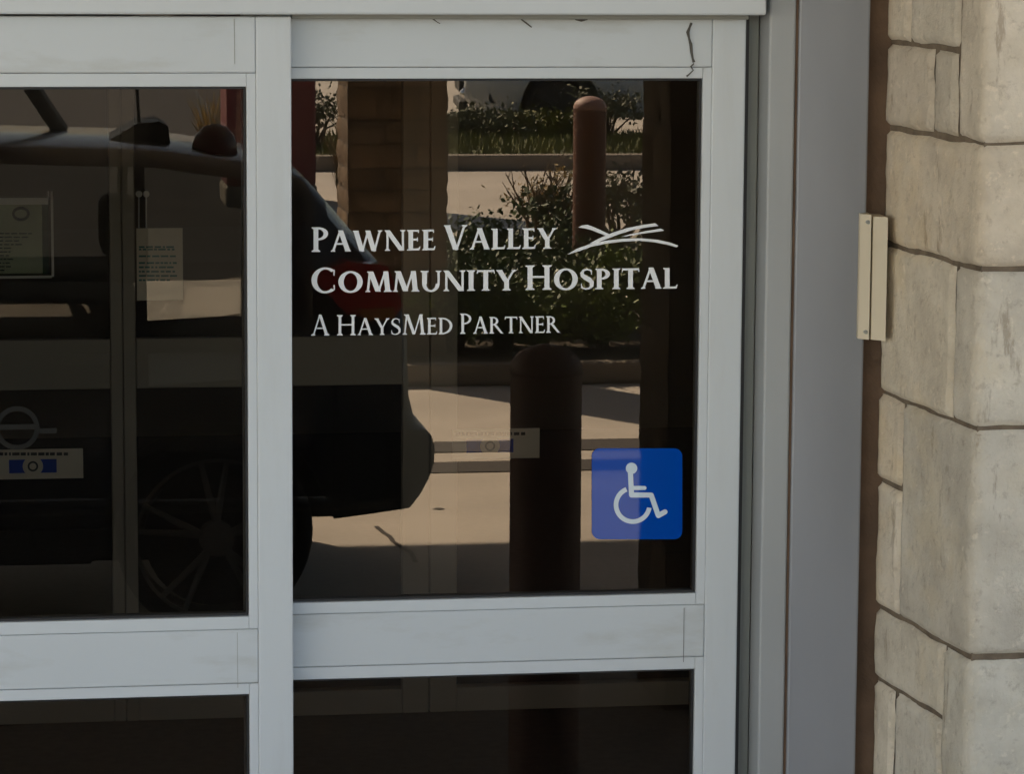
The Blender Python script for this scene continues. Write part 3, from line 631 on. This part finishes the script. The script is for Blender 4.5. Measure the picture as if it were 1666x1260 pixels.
for i in range(4):
    p = gp(770+55*i, 250); shrub('verge_shrub', p.x, p.y-random.uniform(.5,1.1), .12, .45, .17, 1300, .06, M_grass if i > 1 else M_leafG, ('low olive verge shrub, first from the outer column','low olive verge shrub, second from the outer column','low green verge shrub left of the white car wheel','low bright green verge shrub under the white car wheel')[i], 'low shrubs on the far verge', 10, seed=70+i)
p = gp(572,330); clump('straw_grass', p.x, p.y, 0, .30, .75, 160, M_straw, 'straw coloured dry grass clump beside the outer stone column', 'grass clump', 5)
p = gp(345,262); clump('straw_grass', p.x, p.y, .004, .25, .70, 130, M_straw, 'dry yellow grass clump beyond the roof dome of the blue car', 'grass clump', 6)
b = bmesh.new(); rnd = random.Random(3)
for _ in range(9000):
    x = rnd.uniform(gp(515,262).x-0.5, 12); y = rnd.uniform(fa.y-3.1, fa.y-.2); h = rnd.uniform(.04,.11); a = rnd.uniform(0,6.28); e = Vector((math.cos(a),math.sin(a),0))*.012
    p = Vector((x,y,.12)); b.faces.new([b.verts.new(p-e), b.verts.new(p+e), b.verts.new(p+Vector((rnd.uniform(-.04,.04),rnd.uniform(-.04,.04),h)))])
me = bpy.data.meshes.new('verge_grass'); b.to_mesh(me); b.free(); me.materials.append(M_grass); o = bpy.data.objects.new('verge_grass', me); COL.objects.link(o); tag(o, kind='stuff')

# ================================================================== INNER DOORS OF THE VESTIBULE
YI = 3.60
zi = lambda px, py: Z(px, py, YI)
xi = lambda px: X(px, YI)
zrt, zrb2 = zi(400,549), zi(400,630)
def inner(label, pl0, pl1, pr0, pr1, rail=True):
    a0, a1, b0, b1 = xi(pl0), xi(pl1), xi(pr0), xi(pr1)
    t = thing('inner_door', ((a0+b1)/2, YI, 0.02), label, 'door', 'inner vestibule doors', world=True)
    MB().box(a0,a1-.0005,YI,YI+.045,.02,2.12,.003).build('stile', M_inframe, t); MB().box(b0+.0005,b1,YI,YI+.045,.02,2.12,.003).build('stile', M_inframe, t)
    if rail: MB().box(a1,b0,YI+.001,YI+.045,zrb2,zrt,.003).build('middle_rail', M_inframe, t)
    MB().box(a1,b0,YI+.001,YI+.045,2.03,2.12,.003).build('top_rail', M_inframe, t); MB().box(a1,b0,YI+.001,YI+.045,.02,.09,.003).build('bottom_rail', M_inframe, t)
    for z0, z1 in ((zrt+.001,2.029),(.091,zrb2-.001)) if rail else ((.091,2.029),):
        q = MB(); q.bm.faces.new([q.bm.verts.new(p) for p in ((a1+.001,YI+.02,z0),(b0-.001,YI+.02,z0),(b0-.001,YI+.02,z1),(a1+.001,YI+.02,z1))]); q.build('pane', M_inpane, t, recalc=False)
    return t
inner('inner glass door leaf left of the vestibule, notices at its right edge', -320, -278, 180, 200)
inner('middle inner glass door leaf seen between the two grey stiles', 201, 222, 655, 699)
inner('inner glass door leaf behind the blue accessibility sign', 701, 745, 1178, 1220, False)
hd = MB().box(-2.99,4.49,YI-.02,YI+.12,2.125,2.715).build('inner_door_header', M_inframe); tag(hd, 'dull metal header above the inner vestibule doors', 'door header')
# things seen behind the glass
def quad_board(name, px0, py0, px1, py1, y, m, label=None, cat=None, th=.003, parent=None):
    a = at(px0, py1, y); b = at(px1, py0, y); o = MB().box(a.x, b.x, y, y+th, a.z, b.z).build(name, m, parent)
    if label: tag(o, label, cat)
    return o
def lines(px0, px1, pys, y, m, par, hpx=4, jag=0.4, seed=1):
    k = MB(); rnd = random.Random(seed)
    for py in pys:
        x = px0
        while x < px1-6:
            wv = rnd.uniform(3,13); e = min(px1, x+wv)
            a = at(x, py+hpx/2, y); b = at(e, py-hpx/2, y); k.box(a.x, b.x, y, y+.001, a.z, b.z); x = e+rnd.uniform(1.5,3)
        px1 = px1-(rnd.uniform(0, jag)*40 if rnd.random() < .5 else 0)
    return k.build('print', m, par)
YN = YI-.012
n1p = at(10,448,YN); n1 = thing('notice', (n1p.x,YN,n1p.z), 'white printed notice in a green edged clear holder behind the left glass', 'notice', world=True)
quad_board('sheet', -70,325,68,446,YN,M_paper,parent=n1); quad_board('green_edge', 68.5,334,78,446,YN+.0005,mat('green_card',(.03,.10,.05),.8),parent=n1)
quad_board('sleeve', -74,321,86,450,YN-.003,M_sleeve,th=.001,parent=n1); MB().box(at(84,450,YN).x,at(88,450,YN).x,YN-.005,YN,at(84,450,YN).z,at(84,321,YN).z).box(at(-74,450,YN).x,at(84,450,YN).x,YN-.005,YN,at(10,453,YN).z,at(10,449,YN).z).box(at(-74,450,YN).x,at(80,450,YN).x,YN-.005,YN,at(10,333,YN).z,at(10,322,YN).z).build('holder_frame', M_vinyl, n1)
lines(-60,52,(380,386,392,398,404,410,416,422,428,434,440),YN-.0015,M_ink,n1,2.2,seed=2)
k = MB(); c = at(34,348,YN-.0015)
for i in range(18):
    a = i*2*math.pi/18; a2 = (i+1)*2*math.pi/18
    k.prism([Vector((c.x+.024*math.cos(a),YN-.0015,c.z+.02*math.sin(a))),Vector((c.x+.024*math.cos(a2),YN-.0015,c.z+.02*math.sin(a2))),Vector((c.x+.017*math.cos(a2),YN-.0015,c.z+.012*math.sin(a2))),Vector((c.x+.017*math.cos(a),YN-.0015,c.z+.012*math.sin(a)))],(0,.001,0))
k.build('stamp', M_ink, n1)
n2p = at(260,490,YN); n2 = thing('notice', (n2p.x,YN,n2p.z), 'pale notice with teal lines of print right of the grey inner stile', 'notice', world=True)
quad_board('sheet', 223,371,297,489,YN,M_paper,parent=n2); lines(226,288,(402,406,417,428,435,442,449,456),YN-.0015,M_teal,n2,3,seed=5)
for px in (226,238):
    p = at(px,312,YN); q = at(px,371,YN); r_ = MB().tube([(p.x,YN,p.z),(q.x,YN,q.z)],.0022,6); r_.lathe([(.009,-.004),(.009,.004)],(p.x,YN,p.z-.006),'y',14).build('hanger', M_vinyl, n2)
for px in (78,84):
    p = at(px,311,YN); q = at(px,326,YN); MB().tube([(p.x,YN,p.z),(q.x,YN,q.z)],.003,6).build('hanger', M_vinyl, n1)
def push_sticker(px0, py0, px1, py1, label):
    p = at(px0,py1,YN); t = thing('door_sticker', (p.x,YN,p.z), label, 'sticker', 'emergency stickers on the inner doors', world=True)
    f = lambda u, v: (px0+(px1-px0)*u, py0+(py1-py0)*v)
    quad_board('backing', px0,py0,px1,py1,YN,M_paper,parent=t)
    a = f(.16,.34); b = f(.70,.80); quad_board('blue_field', a[0],a[1],b[0],b[1],YN-.001,M_bluebox,th=.0008,parent=t)
    a = f(.43,.57); c = at(a[0],a[1],YN); r_ = (px1-px0)*.115*(YI+DIST)/F
    MB().lathe([(r_,0),(r_,.0006)],(c.x,YN-.0018,c.z),'y',28).build('white_disc', M_paper, t)
    MB().lathe([(r_*.52,0),(r_*.34,0),(r_*.34,.0005),(r_*.52,.0005)],(c.x,YN-.0025,c.z),'y',24,closed=True).build('ring_mark', M_ink, t)
    a = f(.04,.18); b = f(.85,.18); lines(a[0],b[0],(a[1],),YN-.001,M_ink,t,5,0,seed=9)
    return t
push_sticker(-8,730,135,781,'white sticker with blue field and disc at the left inner door')
push_sticker(736,697,878,748,'white sticker with blue field behind the glass, left of the nearest bollard')
rp = at(28,697,YN); rs = thing('ring_decal', (rp.x,YN,rp.z-.06), 'pale round ring decal with a bar, above the left sticker', 'decal', world=True)
rr_ = 36*(YI+DIST)/F
MB().lathe([(rr_,0),(rr_*.78,0),(rr_*.78,.001),(rr_,.001)],(rp.x,YN,rp.z),'y',40,closed=True).build('ring', M_anod, rs)
quad_board('bar', -2,690,64,700,YN-.002,M_anod,th=.001,parent=rs); quad_board('text_bar', 64.5,697,92,706,YN-.002,M_anod,th=.001,parent=rs)
# ================================================================== LETTERING ON THE GLASS
YG = YR+0.02-0.0016
class Glyphs:
    """capitals drawn with thick and thin strokes and bracketed serifs; every stroke is a polygon in a unit-high cell"""
    def __init__(s, T, t): s.T, s.t = T, t; s.sf = .045; s.so = .075
    def serif(s, x0, x1, y, up, l=1, r=1):          # foot of a stem spanning x0..x1
        sf, so = s.sf, s.so; d = 1 if up else -1
        return [[(x0-so*l, y), (x1+so*r, y), (x1+so*r, y+d*sf*.7), (x1, y+d*sf*2.0), (x0, y+d*sf*2.0), (x0-so*l, y+d*sf*.7)]]
    def stem(s, x, w, y0=0, y1=1, l=1, r=1, lt=1, rt_=1):
        return [[(x,y0),(x+w,y0),(x+w,y1),(x,y1)]] + (s.serif(x,x+w,y0,True,l,r) if y0 == 0 else []) + (s.serif(x,x+w,y1,False,lt,rt_) if y1 == 1 else [])
    def diag(s, xa, ya, xb, yb, w): return [[(xa-w/2,ya),(xa+w/2,ya),(xb+w/2,yb),(xb-w/2,yb)]]
    def arc(s, cx, cy_, rx, ry, a0, a1, tx, ty, n=22):
        out = []; ps = []
        for i in range(n+1):
            a = R(a0+(a1-a0)*i/n); ps.append(((cx+rx*math.cos(a), cy_+ry*math.sin(a)), (cx+(rx-tx)*math.cos(a), cy_+(ry-ty)*math.sin(a))))
        return [[p[0] for p in ps]+[p[1] for p in ps[::-1]]]
    def glyph(s, ch):
        T, t, so = s.T, s.t, s.so; A = .0
        if ch == 'P': return s.stem(.08,T,rt_=0)+s.arc(.08+T,.735,.36,.265,-90,90,T*.95,t)+[[(.08+T-.02,1),(.08+T+.02,1),(.08+T+.02,1-t),(.08+T-.02,1-t)],[(.08+T-.02,.47),(.08+T+.02,.47),(.08+T+.02,.47+t),(.08+T-.02,.47+t)]], .08+T+.40
        if ch == 'R': return s.stem(.08,T,rt_=0)+s.arc(.08+T,.745,.33,.255,-90,90,T*.95,t)+[[(.08+T-.02,.49),(.08+T+.14,.49),(.08+T+.14,.49+t),(.08+T-.02,.49+t)]]+[[(.08+T+.06,.51),(.08+T+.06+T*1.1,.53),(.82,.03),(.90,.0),(.70,.0)]], .90
        if ch == 'A': return s.diag(.12,0,.435,1,t*1.05)+s.diag(.78,0,.45,1.03,T*1.12)+[[(.21,.33),(.70,.33),(.70,.33+t*.85),(.21,.33+t*.85)]]+s.serif(.09,.15,0,True)+s.serif(.72,.84,0,True,1,.9), .93
        if ch == 'V': return s.diag(.15,1,.47,0,T*1.12)+s.diag(.80,1,.49,-.02,t*1.05)+s.serif(.09,.21,1,False,.9,1)+s.serif(.77,.83,1,False), .93
        if ch == 'W': return s.diag(.15,1,.42,0,T*1.1)+s.diag(.70,1,.44,-.02,t)+s.diag(.68,1,.95,0,T*1.1)+s.diag(1.22,1,.97,-.02,t)+s.serif(.09,.21,1,False,.9,1)+s.serif(1.19,1.25,1,False), 1.34
        if ch == 'N': return s.stem(.12,t*1.0,lt=1,rt_=0)+s.diag(.15,1,.80,0,T*1.2)+[[(.80,0),(.80+t,0),(.80+t,1),(.80,1)]]+s.serif(.80,.80+t,1,False), .97
        if ch == 'M': return s.diag(.13,0,.22,1,t)+s.diag(.24,1,.56,.02,T*1.15)+s.diag(.86,1,.58,.02,t*.95)+s.diag(.97,0,.88,1,T*1.05)+s.serif(.10,.16,0,True)+s.serif(.97-T/2,.97+T/2,0,True)+s.serif(.17,.24,1,False,1,0)+s.serif(.86,.92,1,False,0,.8), 1.11
        if ch in 'EFL':
            o = s.stem(.08,T,rt_=0,r=0); x = .08+T
            if ch != 'L': o += [[(x-.02,1-t),(.50,1-t),(.50,1-.16),(.54,1-.16),(.54,1),(x-.02,1)]] + [[(x-.02,.48),(.46,.48),(.46,.42),(.495,.42),(.495,.48+t+.06),(.46,.48+t+.06),(.46,.48+t),(x-.02,.48+t)]]
            if ch != 'F': e = .58 if ch == 'L' else .56; o += [[(x-.02,0),(e,0),(e+.05,.19),(e+.01,.19),(e-.04,t),(x-.02,t)]]
            return o, .62 if ch != 'L' else .64
        if ch == 'Y': return s.diag(.14,1,.425,.44,T*1.12)+s.diag(.76,1,.475,.45,t*1.05)+[[(.45-T/2,0),(.45+T/2,0),(.45+T/2,.5),(.45-T/2,.5)]]+s.serif(.45-T/2,.45+T/2,0,True)+s.serif(.08,.20,1,False,.9,1)+s.serif(.73,.79,1,False), .88
        if ch == 'C': return s.arc(.52,.5,.49,.53,48,312,T*1.1,t)+[[(.80,.69),(.84,.69),(.85,.93),(.80,.92)],[(.80,.31),(.845,.30),(.86,.11),(.815,.09)]], .90
        if ch == 'O': return s.arc(.55,.5,.51,.53,-5,181,T*1.12,t)+s.arc(.55,.5,.51,.53,179,361,T*1.12,t), 1.10
        if ch == 'D': return s.stem(.08,T,r=0,rt_=0)+s.arc(.08+T-.02,.5,.60,.5,-90,90,T*1.05,t)+[[(.08+T-.03,0),(.08+T,0),(.08+T,t),(.08+T-.03,t)]], .88
        if ch == 'U': return [[(.10,.36),(.10+T,.36),(.10+T,1),(.10,1)]]+s.serif(.10,.10+T,1,False)+[[(.74,.36),(.74+t,.36),(.74+t,1),(.74,1)]]+s.serif(.74,.74+t,1,False)+s.arc(.10+(.64+t)/2,.37,(.64+t)/2,.40,180,361,T*.85,t), .90
        if ch == 'I': return s.stem(.09,T), .18+T
        if ch == 'H': return s.stem(.09,T)+s.stem(.70,T)+[[(.09+T-.01,.485),(.71,.485),(.71,.485+t),(.09+T-.01,.485+t)]], .79+T
        if ch == 'T': return s.stem(.38-T/2,T,0,.99)+[[(.03,1-t),(.73,1-t),(.73,1),(.03,1)],[(.0,.82),(.035,.82),(.06,1-t*.5),(.06,1.01),(.02,1.01)],[(.76,.82),(.725,.82),(.70,1-t*.5),(.70,1.01),(.74,1.01)]], .76
        if ch == 'S':
            ctr = [(.50,.83),(.46,.93),(.32,.975),(.17,.93),(.10,.80),(.13,.67),(.27,.56),(.42,.46),(.52,.34),(.52,.17),(.42,.06),(.27,.02),(.13,.06),(.07,.19)]
            wd = [.04,t*.8,t*.8,t,T*.75,T*.95,T*1.1,T*1.1,T*.95,T*.8,t,t*.8,t*.8,.04]; P = [Vector((a,b,0)) for a,b in ctr]; L, Rr = [], []
            for i, p in enumerate(P):
                d = (P[min(i+1,len(P)-1)]-P[max(i-1,0)]).normalized(); n = Vector((-d.y,d.x,0)); L.append(p+n*wd[i]/2); Rr.append(p-n*wd[i]/2)
            return [[(a.x,a.y),(b.x,b.y),(c.x,c.y),(d.x,d.y)] for a,b,c,d in zip(L,L[1:],Rr[1:],Rr)]+[[(.49,.72),(.525,.72),(.52,.95),(.485,.93)],[(.055,.28),(.09,.28),(.10,.06),(.06,.05)]], .62
        return [], .4
def word(txt, x0, x1, yb0, yb1, capL, capS, T, t, name, par):
    """small capitals: first letters capL pixels high, the rest capS; x0..x1 and baseline heights in photo pixels"""
    G1 = Glyphs(T*capS/capL*1.06, t*capS/capL*1.06); G2 = Glyphs(T, t); items = []; x = 0
    for ch in txt:
        big = ch.isupper(); h = capL if big else capS; ps, wv = (G1 if big else G2).glyph(ch.upper()); items.append((ps, x, h)); x += wv*h+capS*.045
    sc_ = (x1-x0)/(x-capS*.045-.06*capS); k = MB(); n = 0
    for ps, ox, h in items:
        for p in ps:
            q = []
            for u, v in p:
                px = x0+(ox+u*h-.03*h)*sc_; f = (px-x0)/(x1-x0); py = yb0+(yb1-yb0)*f-v*h; q.append(at(px, py, YG-.00003*(n % 9)))
            n += 1; k.prism(q, (0,.0006,0))
    return k
lp = at(508,548,YG); lt_ = thing('door_lettering', (lp.x,YG,lp.z), 'white serif hospital name and swoosh emblem on the right door glass', 'lettering', world=True)
def line(name, words):
    tot = None
    for wd_ in words:
        k = word(*wd_, name, None)
        if tot is None: tot = k
        else:
            me = bpy.data.meshes.new('tmp'); k.bm.to_mesh(me); tot.bm.from_mesh(me); bpy.data.meshes.remove(me); k.bm.free()
    return tot.build(name, M_vinyl, lt_)
Bx = lambda v: 470+v/2.45
line('first_text_line', [('Pawnee',Bx(93),Bx(583),410,407,40,33.5,.20,.094), ('Valley',Bx(618),Bx(1066),406.5,404.5,40,33.5,.20,.094)])
line('second_text_line', [('Community',Bx(90),Bx(906),476.5,472.5,40,33.5,.20,.094), ('Hospital',Bx(945),Bx(1548),472,469.5,40,33.5,.20,.094)])
line('third_text_line', [('A',Bx(90),Bx(162),546.5,546,33,27,.145,.078), ('HaysMed',Bx(193),Bx(655),546,544,33,27,.145,.078), ('Partner',Bx(684),Bx(1082),543.5,541.5,33,27,.145,.078)])
k = MB()
E = lambda a: [at(Bx(x_), 340+y_/2.45, YG-.00002*i_) for x_, y_ in a]
for i_, poly in enumerate((
  [(1154,74),(1168,66),(1190,63),(1222,75),(1255,90),(1285,104),(1268,108),(1238,97),(1205,84),(1178,77)],
  [(1200,137),(1240,116),(1290,95),(1350,76),(1410,64),(1460,57),(1474,68),(1430,73),(1370,84),(1310,103),(1255,124),(1222,137)],
  [(1322,112),(1360,101),(1420,89),(1482,78),(1497,86),(1470,91),(1420,97),(1370,105)],
  [(1110,182),(1145,160),(1200,140),(1260,127),(1330,119),(1400,117),(1470,123),(1520,134),(1552,146),(1546,153),(1510,143),(1460,133),(1400,127),(1330,130),(1265,138),(1205,151),(1155,169)])):
    k.prism(E(poly), (0,.0006,0))
k.build('emblem', M_vinyl, lt_)
# ---- blue accessibility sign
def srect(px0, py0, px1, py1, r_, y, n=8):
    out = []
    for cx, cy_, a0 in ((px1-r_,py1-r_,0),(px0+r_,py1-r_,90),(px0+r_,py0+r_,180),(px1-r_,py0+r_,270)):
        for i in range(n+1):
            a = R(a0+90*i/n); out.append(at(cx+r_*math.cos(a), cy_+r_*math.sin(a), y))
    return out
YS = YR+0.02-0.0018
sgp = at(1037,878,YS); sg = thing('accessibility_sign', (sgp.x,YS,sgp.z), 'square blue sign with white wheelchair user symbol on the right door glass', 'sign', world=True)
pts_ = srect(963,730,1110,878,13,YS)
MB().prism(pts_, (0,.0014,0)).build('blue_panel', M_blue, sg)
k = MB(); zc_ = [0]
def lay(): zc_[0] += 1; return YS-.0004-.00003*zc_[0]
def stroke(pts, w_, rnd_=True):
    y = lay()
    for (a, b), (c_, d) in zip(pts, pts[1:]):
        v = Vector((c_-a, d-b)).normalized(); n = Vector((-v.y, v.x))*w_/2; y = lay()
        k.prism([at(a+n.x,b+n.y,y), at(c_+n.x,d+n.y,y), at(c_-n.x,d-n.y,y), at(a-n.x,b-n.y,y)], (0,.0003,0))
    if rnd_:
        for a, b in pts:
            y = lay(); k.prism([at(a+w_/2*math.cos(i*math.pi/8), b+w_/2*math.sin(i*math.pi/8), y) for i in range(16)], (0,.0003,0))
y = lay(); k.prism([at(1027.5+9.3*math.cos(i*math.pi/14), 762.5+9.3*math.sin(i*math.pi/14), y) for i in range(28)], (0,.0003,0))
stroke([(1025.5,766),(1027.5,806),(1059.5,806),(1071,839.5),(1082,833.5)], 8.2)
stroke([(1027,794.5),(1048.5,794.5)], 6.6)
o_, i_ = [], []
for j in range(37):
    a = R(248-(248-0)*j/36 if False else -118 - (360-118-28)*j/36)
    a = R(242 - 220*j/36)          # from upper left, round the bottom, to the right
    o_.append((1029+30.5*math.cos(a), 823-30.5*math.sin(a)*-1*-1)); 
o_ = []; i_ = []
for j in range(41):
    a = R(112 + (350-112)*j/40)    # image angle measured anticlockwise from +x, y up
    o_.append((1029.5+31.0*math.cos(a), 822-31.0*math.sin(a))); i_.append((1029.5+23.5*math.cos(a), 822-23.5*math.sin(a)))
y = lay()
for j in range(40):
    k.prism([at(*o_[j],y), at(*o_[j+1],y), at(*i_[j+1],y), at(*i_[j],y)], (0,.0003,0))
k.build('wheelchair_symbol', M_symbol, sg)
for o in bpy.data.objects:
    if 'world_parts' in o: del o['world_parts']
